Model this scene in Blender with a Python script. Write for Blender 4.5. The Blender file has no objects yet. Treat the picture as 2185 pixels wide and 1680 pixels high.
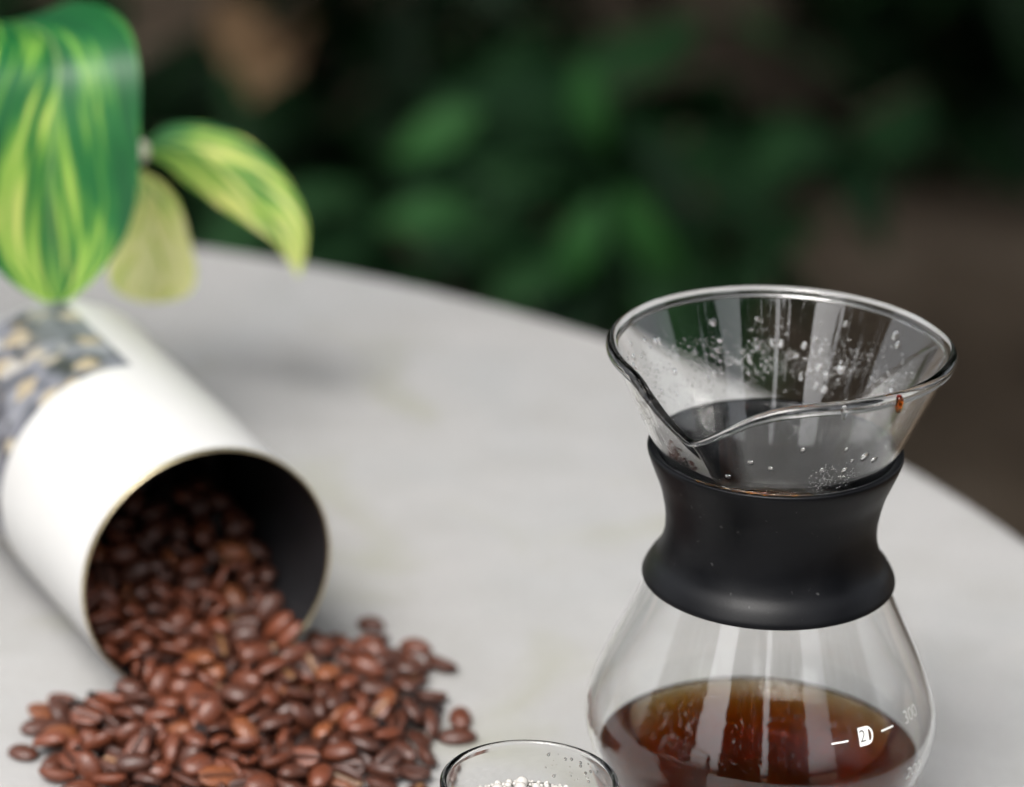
import bpy, bmesh, math, random
from mathutils import Vector, Matrix, Quaternion, noise as mnoise
R = math.radians
S = 0.001                                   # lengths below are written in millimetres
random.seed(7)
scene = bpy.context.scene
COL = scene.collection

# ------------------------------------------------------------------ camera
CAM_H, PITCH, ROLL = 522.4, 22.08, 1.70
cam_d = bpy.data.cameras.new('camera')
cam = bpy.data.objects.new('camera', cam_d); COL.objects.link(cam)
p_, r_ = R(PITCH), R(ROLL)
fw = Vector((0, math.cos(p_), -math.sin(p_))); rt = Vector((1, 0, 0)); up = rt.cross(fw)
cr = rt*math.cos(r_) + up*math.sin(r_); cu = up*math.cos(r_) - rt*math.sin(r_)
cam.matrix_world = Matrix(((cr.x, cu.x, -fw.x, 0), (cr.y, cu.y, -fw.y, 0), (cr.z, cu.z, -fw.z, CAM_H*S), (0, 0, 0, 1)))
cam_d.sensor_width = 36; cam_d.lens = 8000/2185*36
cam_d.clip_start = .02; cam_d.clip_end = 200
cam_d.dof.use_dof = True; cam_d.dof.focus_distance = .99; cam_d.dof.aperture_fstop = 7.0
scene.camera = cam

# ------------------------------------------------------------------ world, sun, exposure
SUN_EL, SUN_AZ = 58, 205                    # azimuth: compass-like, measured from +Y towards +X
world = bpy.data.worlds.new('World'); scene.world = world; world.use_nodes = True
wn = world.node_tree; wn.nodes.clear()
sky = wn.nodes.new('ShaderNodeTexSky'); sky.sky_type = 'NISHITA'; sky.sun_disc = False
sky.sun_elevation = R(SUN_EL); sky.sun_rotation = R(SUN_AZ); sky.dust_density = 6; sky.air_density = 1.0; sky.ozone_density = 1
hs = wn.nodes.new('ShaderNodeHueSaturation'); hs.inputs['Saturation'].default_value = .22
bg = wn.nodes.new('ShaderNodeBackground'); bg.inputs[1].default_value = .15
wo = wn.nodes.new('ShaderNodeOutputWorld')
wn.links.new(sky.outputs[0], hs.inputs['Color']); wn.links.new(hs.outputs[0], bg.inputs[0]); wn.links.new(bg.outputs[0], wo.inputs[0])
sun_d = bpy.data.lights.new('sun', 'SUN'); sun_d.energy = .75; sun_d.angle = R(24); sun_d.color = (1, .965, .92)
sun = bpy.data.objects.new('sun', sun_d); COL.objects.link(sun)
sd = Vector((math.sin(R(SUN_AZ))*math.cos(R(SUN_EL)), math.cos(R(SUN_AZ))*math.cos(R(SUN_EL)), math.sin(R(SUN_EL))))
sun.rotation_euler = sd.to_track_quat('Z', 'Y').to_euler(); sun.location = sd*5
vs = scene.view_settings
vs.view_transform = 'Standard'; vs.look = 'None'; vs.gamma = 1; vs.use_curve_mapping = False; vs.exposure = 1.28
cy = scene.cycles
cy.use_denoising = True; cy.denoiser = 'OPENIMAGEDENOISE'; cy.denoising_input_passes = 'RGB_ALBEDO_NORMAL'
cy.max_bounces = 20; cy.transmission_bounces = 20; cy.glossy_bounces = 8; cy.diffuse_bounces = 4; cy.transparent_max_bounces = 12
cy.volume_bounces = 3; cy.caustics_reflective = False; cy.caustics_refractive = True; cy.blur_glossy = .3; cy.sample_clamp_indirect = 12

# ------------------------------------------------------------------ helpers
def tag(o, label=None, cat=None, group=None, kind=None):
    if label: o['label'] = label
    if cat: o['category'] = cat
    if group: o['group'] = group
    if kind: o['kind'] = kind
    return o
def empty(name, loc=(0, 0, 0)):
    o = bpy.data.objects.new(name, None); o.location = Vector(loc)*S; COL.objects.link(o); return o
def mesh_obj(name, verts, faces, mat=None, parent=None, smooth=True, scale=S, loc=None):
    me = bpy.data.meshes.new(name); me.from_pydata([tuple(Vector(v)*scale) for v in verts], [], faces)
    if smooth: me.polygons.foreach_set('use_smooth', [True]*len(me.polygons))
    if mat: me.materials.append(mat)
    me.update()
    o = bpy.data.objects.new(name, me); COL.objects.link(o)
    if parent: o.parent = parent
    if loc: o.location = Vector(loc)*S
    return o
def recalc(o):
    bm = bmesh.new(); bm.from_mesh(o.data); bmesh.ops.recalc_face_normals(bm, faces=bm.faces); bm.to_mesh(o.data); bm.free(); return o
def spline(pts, n=8):
    """Catmull-Rom through 2D or 3D points."""
    P = [Vector(p) for p in pts]; out = []
    for i in range(len(P)-1):
        a, b, c, d = P[max(i-1, 0)], P[i], P[i+1], P[min(i+2, len(P)-1)]
        for k in range(n):
            t = k/n
            out.append(.5*((2*b) + (c-a)*t + (2*a-5*b+4*c-d)*t*t + (3*b-a-3*c+d)*t**3))
    out.append(P[-1]); return out
def lathe(prof, seg=128, deform=None, closed=True):
    """prof: list of (r, z); closed loop when closed. r==0 ends become poles only when not closed."""
    V, Fc = [], []; n = len(prof)
    rings = []
    for (r, z) in prof:
        if r < 1e-6: rings.append([len(V)]); V.append((0, 0, z)); continue
        row = []
        for k in range(seg):
            a = 2*math.pi*k/seg; rr, zz = (r, z) if deform is None else deform(r, z, a)
            row.append(len(V)); V.append((rr*math.cos(a), rr*math.sin(a), zz))
        rings.append(row)
    m = n if closed else n-1
    for i in range(m):
        A, B = rings[i], rings[(i+1) % n]
        if len(A) == 1 and len(B) == 1: continue
        for k in range(seg):
            k2 = (k+1) % seg
            if len(A) == 1: Fc.append((A[0], B[k2], B[k]))
            elif len(B) == 1: Fc.append((A[k], A[k2], B[0]))
            else: Fc.append((A[k], A[k2], B[k2], B[k]))
    return V, Fc
def tube(path, radii, seg=8):
    V, Fc = [], []; P = [Vector(p) for p in path]; n = len(P); prev = None
    for i, p in enumerate(P):
        t = (P[min(i+1, n-1)]-P[max(i-1, 0)]).normalized()
        a = prev - t*prev.dot(t) if prev else t.orthogonal()
        a.normalize(); prev = a; b = t.cross(a); r = radii[i] if isinstance(radii, (list, tuple)) else radii
        for k in range(seg):
            q = 2*math.pi*k/seg; V.append(p + (a*math.cos(q)+b*math.sin(q))*r)
    for i in range(n-1):
        for k in range(seg):
            k2 = (k+1) % seg; Fc.append((i*seg+k, i*seg+k2, (i+1)*seg+k2, (i+1)*seg+k))
    Fc.append(tuple(range(seg-1, -1, -1))); Fc.append(tuple((n-1)*seg+k for k in range(seg)))
    return V, Fc
def merge(parts):
    V, Fc = [], []
    for v, f in parts:
        o = len(V); V += list(v); Fc += [tuple(i+o for i in q) for q in f]
    return V, Fc
def smoothstep(a, b, x):
    t = min(1, max(0, (x-a)/(b-a))); return t*t*(3-2*t)

# ---- node material helpers
class M:
    def __init__(s, name):
        s.m = bpy.data.materials.new(name); s.m.use_nodes = True; s.t = s.m.node_tree; s.t.nodes.clear()
        s.out = s.n('ShaderNodeOutputMaterial')
    def n(s, typ, **kw):
        d = s.t.nodes.new(typ)
        for k, v in kw.items():
            if k.startswith('i_'):
                key = k[2:].replace('_', ' '); d.inputs[key].default_value = v
            else: setattr(d, k, v)
        return d
    def l(s, a, b): s.t.links.new(a, b)
    def bsdf(s, **kw):
        d = s.n('ShaderNodeBsdfPrincipled')
        for k, v in kw.items(): d.inputs[k].default_value = v
        s.l(d.outputs[0], s.out.inputs['Surface']); return d
    def noise(s, vec, scale, detail=4, rough=.55, dist=0):
        d = s.n('ShaderNodeTexNoise'); d.inputs['Scale'].default_value = scale; d.inputs['Detail'].default_value = detail
        d.inputs['Roughness'].default_value = rough; d.inputs['Distortion'].default_value = dist
        if vec: s.l(vec, d.inputs['Vector'])
        return d.outputs['Fac']
    def ramp(s, fac, stops, interp='LINEAR'):
        d = s.n('ShaderNodeValToRGB'); e = d.color_ramp.elements; d.color_ramp.interpolation = interp
        while len(e) < len(stops): e.new(.5)
        for q, (pos, c) in zip(e, stops): q.position = pos; q.color = (*c, 1) if len(c) == 3 else c
        s.l(fac, d.inputs[0]); return d.outputs[0]
    def mix(s, fac, a, b, blend='MIX'):
        d = s.n('ShaderNodeMix', data_type='RGBA', blend_type=blend)
        for sock, v in ((d.inputs[0], fac), (d.inputs[6], a), (d.inputs[7], b)):
            if isinstance(v, bpy.types.NodeSocket): s.l(v, sock)
            elif isinstance(v, (int, float)): sock.default_value = v
            else: sock.default_value = (*v, 1)
        return d.outputs[2]
    def math(s, op, a, b=None):
        d = s.n('ShaderNodeMath', operation=op)
        for sock, v in zip(d.inputs, (a, b)):
            if v is None: continue
            if isinstance(v, bpy.types.NodeSocket): s.l(v, sock)
            else: sock.default_value = v
        return d.outputs[0]
    def bump(s, h, strength, dist, bs):
        d = s.n('ShaderNodeBump'); d.inputs['Strength'].default_value = strength; d.inputs['Distance'].default_value = dist
        s.l(h, d.inputs['Height']); s.l(d.outputs[0], bs.inputs['Normal'])
    def obj(s): return s.n('ShaderNodeTexCoord').outputs['Object']
    def uv(s): return s.n('ShaderNodeTexCoord').outputs['UV']

def mat_concrete():
    m = M('concrete'); b = m.bsdf(Roughness=.62); c = m.obj()
    big = m.noise(c, 9, 4, .55, .6); mid = m.noise(c, 38, 6, .6, .3); fine = m.noise(c, 900, 3, .6)
    col = m.ramp(big, [(.30, (0.2780, 0.2876, 0.2906)), (.5, (0.3142, 0.3087, 0.3024)), (.70, (0.3417, 0.3268, 0.3173))])
    col = m.mix(.62, col, m.ramp(mid, [(.28, (0.2780, 0.2780, 0.2662)), (.55, (0.3205, 0.3205, 0.3173)), (.75, (0.3511, 0.3448, 0.3417))]))
    st = m.ramp(m.noise(c, 13, 3, .5, .9), [(.57, (0, 0, 0)), (.70, (1, 1, 1))])
    col = m.mix(m.math('MULTIPLY', st, .6), col, (0.2726, 0.2726, 0.2239))
    sp = m.ramp(fine, [(.33, (0.5656, 0.5656, 0.5499)), (.45, (1, 1, 1))]); col = m.mix(.5, col, sp, 'MULTIPLY')
    m.l(col, b.inputs['Base Color']); m.bump(m.math('ADD', fine, m.math('MULTIPLY', mid, .5)), .25, .0006, b)
    return m.m
def mat_glass(name, color=(1, 1, 1), ior=1.47, rough=0.0):
    m = M(name); b = m.bsdf(Roughness=rough, IOR=ior); b.inputs['Base Color'].default_value = (*color, 1)
    b.inputs['Transmission Weight'].default_value = 1; return m.m
def mat_coffee():
    m = M('coffee'); b = m.bsdf(Roughness=0, IOR=1.333); b.inputs['Base Color'].default_value = (1, 1, 1, 1); b.inputs['Transmission Weight'].default_value = 1
    v = m.n('ShaderNodeVolumeAbsorption'); v.inputs['Color'].default_value = (.87, .60, .0, 1); v.inputs['Density'].default_value = 250
    sc = m.n('ShaderNodeVolumeScatter'); sc.inputs['Color'].default_value = (1, .52, .16, 1); sc.inputs['Density'].default_value = 15; sc.inputs['Anisotropy'].default_value = .4
    ad = m.n('ShaderNodeAddShader'); m.l(v.outputs[0], ad.inputs[0]); m.l(sc.outputs[0], ad.inputs[1]); m.l(ad.outputs[0], m.out.inputs['Volume']); return m.m
def mat_residue():
    m = M('coffee_residue'); b = m.bsdf(Roughness=.08, IOR=1.34); b.inputs['Base Color'].default_value = (1, 1, 1, 1); b.inputs['Transmission Weight'].default_value = 1
    v = m.n('ShaderNodeVolumeAbsorption'); v.inputs['Color'].default_value = (.93, .66, .0, 1); v.inputs['Density'].default_value = 2600
    m.l(v.outputs[0], m.out.inputs['Volume']); return m.m
def mat_silicone():
    m = M('black_silicone'); b = m.bsdf(Roughness=.52); b.inputs['Specular IOR Level'].default_value = .17; c = m.obj()
    n = m.noise(c, 60, 5, .6); sp = m.noise(c, 1500, 2, .5)
    col = m.ramp(n, [(.3, (.0020, .0022, .0030)), (.7, (.0032, .0035, .0045))])
    dust = m.ramp(m.noise(c, 620, 1, .4), [(.745, (0, 0, 0)), (.80, (1, 1, 1))])
    col = m.mix(m.math('MULTIPLY', dust, .35), col, (.10, .10, .10)); m.l(col, b.inputs['Base Color'])
    m.l(m.ramp(n, [(.3, (.34,)*3), (.7, (.44,)*3)]), b.inputs['Roughness']); m.bump(sp, .12, .0002, b); return m.m
def mat_plain(name, col, rough=.5, metal=0, var=.12, scale=120, bump=0):
    m = M(name); b = m.bsdf(Roughness=rough, Metallic=metal); c = m.obj(); n = m.noise(c, scale, 4, .55)
    lo = tuple(x*(1-var) for x in col); hi = tuple(min(1, x*(1+var)) for x in col)
    m.l(m.ramp(n, [(.3, lo), (.7, hi)]), b.inputs['Base Color'])
    if bump: m.bump(n, bump, .0005, b)
    return m.m
def mat_label():
    m = M('printed_label'); b = m.bsdf(Roughness=.42); uv = m.uv()
    field = m.ramp(m.noise(uv, 22, 3, .5, .5), [(.30, (0.0209, 0.0234, 0.0251)), (.43, (0.0710, 0.0752, 0.0878)), (.55, (0.1379, 0.1441, 0.1671)), (.72, (0.2298, 0.2382, 0.2549))])
    v = m.n('ShaderNodeTexVoronoi', feature='F1'); v.inputs['Scale'].default_value = 27
    w = m.n('ShaderNodeVectorMath', operation='ADD'); nz = m.n('ShaderNodeTexNoise'); nz.inputs['Scale'].default_value = 60
    m.l(uv, nz.inputs['Vector']); sc = m.n('ShaderNodeVectorMath', operation='SCALE'); sc.inputs['Scale'].default_value = .03
    m.l(nz.outputs['Color'], sc.inputs[0]); m.l(uv, w.inputs[0]); m.l(sc.outputs[0], w.inputs[1]); m.l(w.outputs[0], v.inputs['Vector'])
    sep = m.n('ShaderNodeSeparateColor'); m.l(v.outputs['Color'], sep.inputs[0])
    petal = m.math('MULTIPLY', m.ramp(v.outputs['Distance'], [(.40, (1, 1, 1)), (.56, (0, 0, 0))]), m.ramp(sep.outputs[0], [(.50, (0, 0, 0)), (.54, (1, 1, 1))]))
    cream = m.ramp(sep.outputs[1], [(.3, (0.3008, 0.2507, 0.1671)), (.6, (0.3343, 0.3008, 0.2340)), (.9, (0.3259, 0.3259, 0.3259))])
    dark = m.math('MULTIPLY', m.ramp(v.outputs['Distance'], [(.45, (1, 1, 1)), (.6, (0, 0, 0))]), m.ramp(sep.outputs[2], [(.74, (0, 0, 0)), (.78, (1, 1, 1))]))
    col = m.mix(dark, field, (0.0146, 0.0175, 0.0167)); col = m.mix(petal, col, cream)
    m.l(col, b.inputs['Base Color']); return m.m
def mat_bean():
    m = M('roasted_bean'); b = m.bsdf(Roughness=.36); b.inputs['Coat Weight'].default_value = .1; b.inputs['Coat Roughness'].default_value = .22; oi = m.n('ShaderNodeObjectInfo'); c = m.obj()
    col = oi.outputs['Color']
    n = m.noise(c, 520, 4, .6); col = m.mix(.55, col, m.ramp(n, [(.28, (.45,)*3), (.6, (1.0,)*3)]), 'MULTIPLY')
    at = m.n('ShaderNodeVertexColor', layer_name='crease'); cc = m.mix(oi.outputs['Alpha'], (.012, .0045, .003), (.24, .13, .055)); col = m.mix(at.outputs[0], col, cc)
    m.l(col, b.inputs['Base Color']); m.l(m.ramp(n, [(.3, (.56,)*3), (.7, (.38,)*3)]), b.inputs['Roughness'])
    m.bump(m.noise(c, 1400, 3, .6), .3, .0002, b); return m.m
def mat_chaff(): return mat_plain('pale_chaff', (.52, .36, .22), .55, 0, .2, 700, .3)
def mat_pothos(shift=0.0):
    m = M('variegated_leaf'); b = m.n('ShaderNodeBsdfPrincipled'); b.inputs['Roughness'].default_value = .5
    uv = m.uv(); sx = m.n('ShaderNodeSeparateXYZ'); m.l(uv, sx.inputs[0]); oi = m.n('ShaderNodeObjectInfo')
    au = m.math('ABSOLUTE', sx.outputs[0]); across = m.math('SUBTRACT', sx.outputs[1], m.math('MULTIPLY', au, .72))
    cb = m.n('ShaderNodeCombineXYZ'); m.l(m.math('MULTIPLY', across, 2.6), cb.inputs[0]); m.l(m.math('MULTIPLY', sx.outputs[0], 1.3), cb.inputs[1])
    m.l(m.math('MULTIPLY', oi.outputs['Random'], 40), cb.inputs[2])
    n1 = m.noise(cb.outputs[0], 2.2, 2, .5, .35)
    # streaks run from the midrib outwards and towards the tip
    cb2 = m.n('ShaderNodeCombineXYZ'); m.l(m.math('MULTIPLY', across, 9.0), cb2.inputs[0]); m.l(m.math('MULTIPLY', sx.outputs[0], .9), cb2.inputs[1]); m.l(m.math('MULTIPLY', oi.outputs['Random'], 17), cb2.inputs[2])
    n2 = m.noise(cb2.outputs[0], 1.0, 2, .5, .2)
    f = m.math('ADD', m.math('MULTIPLY', n1, .68), m.math('MULTIPLY', n2, .47))
    f = m.math('ADD', f, m.math('MULTIPLY', m.math('SUBTRACT', sx.outputs[1], .45-shift*6), .16))
    col = m.ramp(f, [(.40, (0.0029, 0.0780, 0.0195)), (.53, (0.0097, 0.1268, 0.0254)), (.58, (0.0829, 0.2438, 0.0341)), (.65, (0.2925, 0.4582, 0.0731)), (.73, (0.6045, 0.6240, 0.1755)), (.80, (0.6825, 0.6825, 0.2925))])
    rib = m.ramp(au, [(.0, (1, 1, 1)), (.045, (0, 0, 0))]); col = m.mix(m.math('MULTIPLY', rib, .45), col, (0.3413, 0.4875, 0.1560))
    m.l(col, b.inputs['Base Color']); tr = m.n('ShaderNodeBsdfTranslucent'); m.l(col, tr.inputs[0])
    mx = m.n('ShaderNodeMixShader'); mx.inputs[0].default_value = .22; m.l(b.outputs[0], mx.inputs[1]); m.l(tr.outputs[0], mx.inputs[2]); m.l(mx.outputs[0], m.out.inputs['Surface'])
    return m.m
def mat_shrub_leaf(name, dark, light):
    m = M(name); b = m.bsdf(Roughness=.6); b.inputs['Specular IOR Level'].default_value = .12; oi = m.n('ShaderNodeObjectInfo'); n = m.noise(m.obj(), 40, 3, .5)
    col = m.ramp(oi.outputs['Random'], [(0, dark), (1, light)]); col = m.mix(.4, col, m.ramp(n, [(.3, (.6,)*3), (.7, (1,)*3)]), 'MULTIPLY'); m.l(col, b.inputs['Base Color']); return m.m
def mat_soil():
    m = M('soil'); b = m.bsdf(Roughness=.95); b.inputs['Specular IOR Level'].default_value = .05; c = m.obj(); n = m.noise(c, 2.2, 6, .6, .4); f = m.noise(c, 60, 5, .65)
    col = m.ramp(n, [(.3, (.048, .035, .024)), (.5, (.125, .096, .069)), (.68, (.27, .215, .165))]); col = m.mix(.6, col, m.ramp(f, [(.3, (.5,)*3), (.65, (1.1,)*3)]), 'MULTIPLY')
    m.l(col, b.inputs['Base Color']); m.bump(f, .6, .02, b); return m.m

MAT = dict(concrete=mat_concrete(), glass=mat_glass('clear_glass', (.985, .99, .985)), water=mat_glass('water', (1, 1, 1), 1.333), coffee=mat_coffee(), residue=mat_residue(),
    silicone=mat_silicone(), can_white=mat_plain('white_paint', (.53, .53, .52), .38, 0, .03, 30), can_black=mat_plain('black_lining', (.012, .012, .0135), .42, 0, .2, 60),
    brass=mat_plain('pale_brass', (.60, .52, .34), .35, 1, .1, 200), label=mat_label(), bean=mat_bean(), chaff=mat_chaff(), pothos=mat_pothos(-.085), pothos_light=mat_pothos(.05), pothos_pale=mat_pothos(.19),
    petiole=mat_plain('petiole_skin', (.36, .44, .20), .45, 0, .2, 120), node=mat_plain('pale_node', (.62, .58, .46), .55, 0, .15, 150),
    ink=mat_plain('white_ink', (.86, .86, .84), .5, 0, .04, 800), ink_dark=mat_plain('grey_ink', (.06, .06, .055), .5, 0, .1, 800), ink_faint=mat_plain('worn_white_ink', (.44, .44, .42), .5, 0, .05, 800),
    foam=mat_plain('milk_foam', (.42, .405, .38), .25, 0, .05, 300), milk=mat_plain('milk', (.74, .68, .60), .35, 0, .04, 60),
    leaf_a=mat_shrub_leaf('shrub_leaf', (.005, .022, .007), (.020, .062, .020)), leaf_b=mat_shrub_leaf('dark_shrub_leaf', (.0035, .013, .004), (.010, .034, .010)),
    bark=mat_plain('bark', (.055, .036, .024), .9, 0, .4, 40, .6), soil=mat_soil(), clay=mat_plain('clay_pot', (.33, .14, .075), .75, 0, .15, 40, .3), pot_soil=mat_plain('potting_soil', (.03, .02, .014), .95, 0, .5, 120, .8),
    stone=mat_plain('tan_stone', (.30, .19, .13), .85, 0, .25, 14, .6), dry=mat_plain('dry_leaf', (.22, .14, .075), .8, 0, .3, 60, .3))

# ------------------------------------------------------------------ setting: ground and round table
GZ = -750
def ground():
    V, Fc = [], []; n = 90; half = 30000
    def warp(i): t = 2*i/n-1; return half*(abs(t)**2.6)*(1 if t >= 0 else -1)
    for j in range(n+1):
        for i in range(n+1):
            x, y = warp(i), warp(j)+3000
            V.append((x, y, GZ + 10*mnoise.noise(Vector((x/260, y/260, 3))) + 16*mnoise.noise(Vector((x/900, y/900, 1)))))
    for j in range(n):
        for i in range(n): k = j*(n+1)+i; Fc.append((k, k+1, k+n+2, k+n+1))
    tag(mesh_obj('soil_ground', V, Fc, MAT['soil']), 'dark brown bare soil ground beyond the table', kind='structure')
ground()
TC, TR = (-279.8, 961.2), 509.0
def table():
    t = empty('round_table', (TC[0], TC[1], GZ)); h = -GZ
    e = [(0, h), (TR*.5, h), (TR-14, h)]
    e += [(TR-14+14*math.sin(a), h-14+14*math.cos(a)) for a in [math.pi/2*k/8 for k in range(1, 9)]]
    e += [(TR-14+14*math.cos(a), h-36-14*math.sin(a)) for a in [math.pi/2*k/6 for k in range(0, 7)]] + [(0, h-50)]
    V, Fc = lathe(e, 160, closed=False); recalc(mesh_obj('tabletop', V, Fc, MAT['concrete'], t))
    V, Fc = lathe([(0, h-50.5), (150, h-50.5), (110, h-110), (85, h-300), (95, 90), (0, 90)], 64, closed=False); recalc(mesh_obj('pedestal', V, Fc, MAT['concrete'], t))
    V, Fc = lathe([(0, 89.5), (190, 89.5), (230, 60), (240, -20), (0, -20)], 64, closed=False); recalc(mesh_obj('base', V, Fc, MAT['concrete'], t))
    tag(t, 'round pale grey concrete table that carries the carafe, can and beans', 'table')
table()

# ------------------------------------------------------------------ glass carafe
CX, CY, ZR = 72.3, 942.6, 157.0
SP = R(-119.6)
GT = [(37, 0), (31, .03), (26, .12), (17, .40), (9, .70), (4, .88), (1.2, .98), (0, 1), (-1.2, .975), (-4, .86), (-8, .66), (-13, .42), (-18, .20), (-23, .06), (-28, 0)]
def gdip(tau):
    if tau > 37 or tau < -28: return 0
    for (a, ga), (b, gb) in zip(GT, GT[1:]):
        if a >= tau >= b: return ga + (gb-ga)*(a-tau)/(a-b)
    return 0
def spout(r, z, a):
    tau = math.degrees((SP-a+math.pi) % (2*math.pi)-math.pi)
    w = max(0, (z-119)/38); 
    if w <= 0: return r, z
    g = gdip(tau); lift = 1.7*smoothstep(-24, -40, tau)*(1-smoothstep(-95, -150, tau)) if tau < -20 else 0
    lift = 1.7*smoothstep(20, 42, -tau)*(1-smoothstep(90, 150, -tau))
    w2 = w**1.5
    return r + g*5.6*w**2.0, z - g*10.4*w2 + lift*w2
OUT = [(20, 0), (24.5, 1.6), (30.0, 7), (35.6, 14.5), (40.6, 22), (44.4, 29), (47.0, 35.5), (48.7, 41.5), (49.2, 47), (48.0, 53), (44.2, 63), (39.0, 74), (34.0, 85), (30.2, 94), (27.6, 102), (27.1, 106), (28.0, 112), (30.4, 120), (33.6, 128), (37.4, 136), (41.2, 144), (44.3, 150.5), (45.6, 153.2)]
outp = spline([(r, z, 0) for r, z in OUT], 6)
outp = [(p.x, p.y) for p in outp]
def outer_r(z):
    for (r1, z1), (r2, z2) in zip(outp, outp[1:]):
        if z1 <= z <= z2: return r1+(r2-r1)*(z-z1)/max(1e-9, z2-z1)
    return outp[-1][0]
TH = 1.25
def offset(prof, d):
    res = []
    for i, (r, z) in enumerate(prof):
        a = prof[max(i-1, 0)]; b = prof[min(i+1, len(prof)-1)]; t = Vector((b[0]-a[0], b[1]-a[1])).normalized()
        res.append((r - t.y*d, z + t.x*d))
    return res
innp = offset(outp, TH)
def inner_r(z):
    for (r1, z1), (r2, z2) in zip(innp, innp[1:]):
        if z1 <= z <= z2: return r1+(r2-r1)*(z-z1)/max(1e-9, z2-z1)
    return innp[-1][0]
def carafe():
    t = empty('glass_carafe', (CX, CY, 0))
    bc = (45.75, 154.9); br = 1.7           # rounded bead of the rim
    top_o, top_i = outp[-1], innp[-1]
    a0 = math.atan2(top_o[1]-bc[1], top_o[0]-bc[0]); a1 = math.atan2(top_i[1]-bc[1], top_i[0]-bc[0])
    if a1 < a0: a1 += 2*math.pi
    bead = [(bc[0]+br*math.cos(a0+(a1-a0)*k/12), bc[1]+br*math.sin(a0+(a1-a0)*k/12)) for k in range(1, 12)]
    inner = [q for q in reversed(innp) if q[1] > TH+.3]
    prof = [(0, 0.0), (12, 0)] + outp + bead + inner + [(14, TH+.1), (0, TH+.1)]
    V, Fc = lathe(prof, 288, spout, closed=False)
    recalc(mesh_obj('glass_body', V, Fc, MAT['glass'], t))
    # black silicone grip round the neck
    so = [(33.0, 126.6), (34.4, 126.9), (35.0, 125.6), (33.2, 120.6), (31.0, 115), (29.6, 109), (29.1, 104), (29.5, 99.4), (31.0, 95.2), (33.2, 92.2), (34.6, 89.8), (35.0, 88.7), (34.95, 88.1), (34.5, 87.75), (34.0, 87.7)]
    so = [(p.x, p.y) for p in spline([(a, b, 0) for a, b in so], 6)]
    si = [(outer_r(z)+.12, z) for z in [87.5+k*(125.0-87.5)/24 for k in range(25)]]
    V, Fc = lathe(so+si, 160, closed=True); recalc(mesh_obj('neck_sleeve', V, Fc, MAT['silicone'], t))
    # wet coffee line where glass meets sleeve
    path_parts = []
    for (d0, d1, rad, dz) in ((-158, -52, .62, 0.0), (-132, -76, 1.0, .15)):
        n = 60; P = []; Rr = []
        for k in range(n+1):
            a = R(d0+(d1-d0)*k/n); z = 126.75+dz+.12*math.sin(k*.9); r = outer_r(z)+.55
            P.append((r*math.cos(a), r*math.sin(a), z)); Rr.append(rad*(.25+.75*math.sin(math.pi*k/n)**.5)*(.8+.3*random.random()))
        path_parts.append(tube(P, Rr, 8))
    V, Fc = path_parts[1]; recalc(mesh_obj('coffee_trace', V, Fc, MAT['residue'], t))
    V, Fc = path_parts[0]; recalc(mesh_obj('water_trace', V, Fc, MAT['water'], t))
    # water beads on the inside of the funnel
    bm = bmesh.new(); bmesh.ops.create_icosphere(bm, subdivisions=2, radius=1); SV = [v.co.copy() for v in bm.verts]; SF = [tuple(v.index for v in f.verts) for f in bm.faces]; bm.free()
    bm = bmesh.new(); bmesh.ops.create_icosphere(bm, subdivisions=1, radius=1); LV = [v.co.copy() for v in bm.verts]; LF = [tuple(v.index for v in f.verts) for f in bm.faces]; bm.free()
    rnd = random.Random(11)
    def bead_at(a, z, rad, big, flat=.34, out=False, sag=1.0):
        rr = outer_r(z) if out else inner_r(z)
        r2, z2 = spout(rr, z, a); c = Vector((r2*math.cos(a), r2*math.sin(a), z2))
        sl = (outer_r(z+1)-outer_r(z-1))/2; nrm = Vector((-math.cos(a), -math.sin(a), sl)).normalized() * (-1 if out else 1)
        tz = (Vector((math.cos(a)*sl, math.sin(a)*sl, 1))).normalized(); tx = nrm.cross(tz)
        vv, ff = (SV, SF) if big else (LV, LF)
        k1, k2 = rnd.uniform(.8, 1.2), rnd.uniform(.85, 1.25)*sag
        return [c + tx*v.x*rad*k1 + tz*v.y*rad*k2 + nrm*v.z*rad*flat for v in vv], ff
    parts = []
    while len(parts) < 2200:
        deg = rnd.uniform(5, 225); z = rnd.gauss(138.5, 4.2)
        if not 129 < z < 149: continue
        if mnoise.noise(Vector((deg/14, z/5, 5))) < -.45+.4*rnd.random(): continue
        parts.append(bead_at(R(deg), z, rnd.choice((.13, .15, .17, .2, .22, .26, .32)), False))
    for _ in range(70):
        deg = rnd.uniform(25, 220); z = rnd.uniform(131, 150); parts.append(bead_at(R(deg), z, rnd.uniform(.35, 1.0), True, .32, False, rnd.uniform(.9, 1.5)))
    for _ in range(150):
        deg = rnd.gauss(-72, 4) if rnd.random() < .6 else rnd.gauss(-60, 3); z = rnd.gauss(131, 2.3); parts.append(bead_at(R(deg), z, rnd.uniform(.14, .34), False))
    for deg, z, rd in ((-74, 134.6, .95), (-55, 137, 1.2), (-61, 136.6, .6), (-63, 133.6, .9), (-48, 135, 1.0), (-104, 139, .9), (-96, 136, .7), (-114, 134, .8), (-84, 142, .7), (-66, 141, .6)):
        parts.append(bead_at(R(deg), z, rd, True, .4, False, 1.25))
    V, Fc = merge(parts); o = mesh_obj('condensation', V, Fc, MAT['water'], t); o['kind'] = 'stuff'
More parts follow.
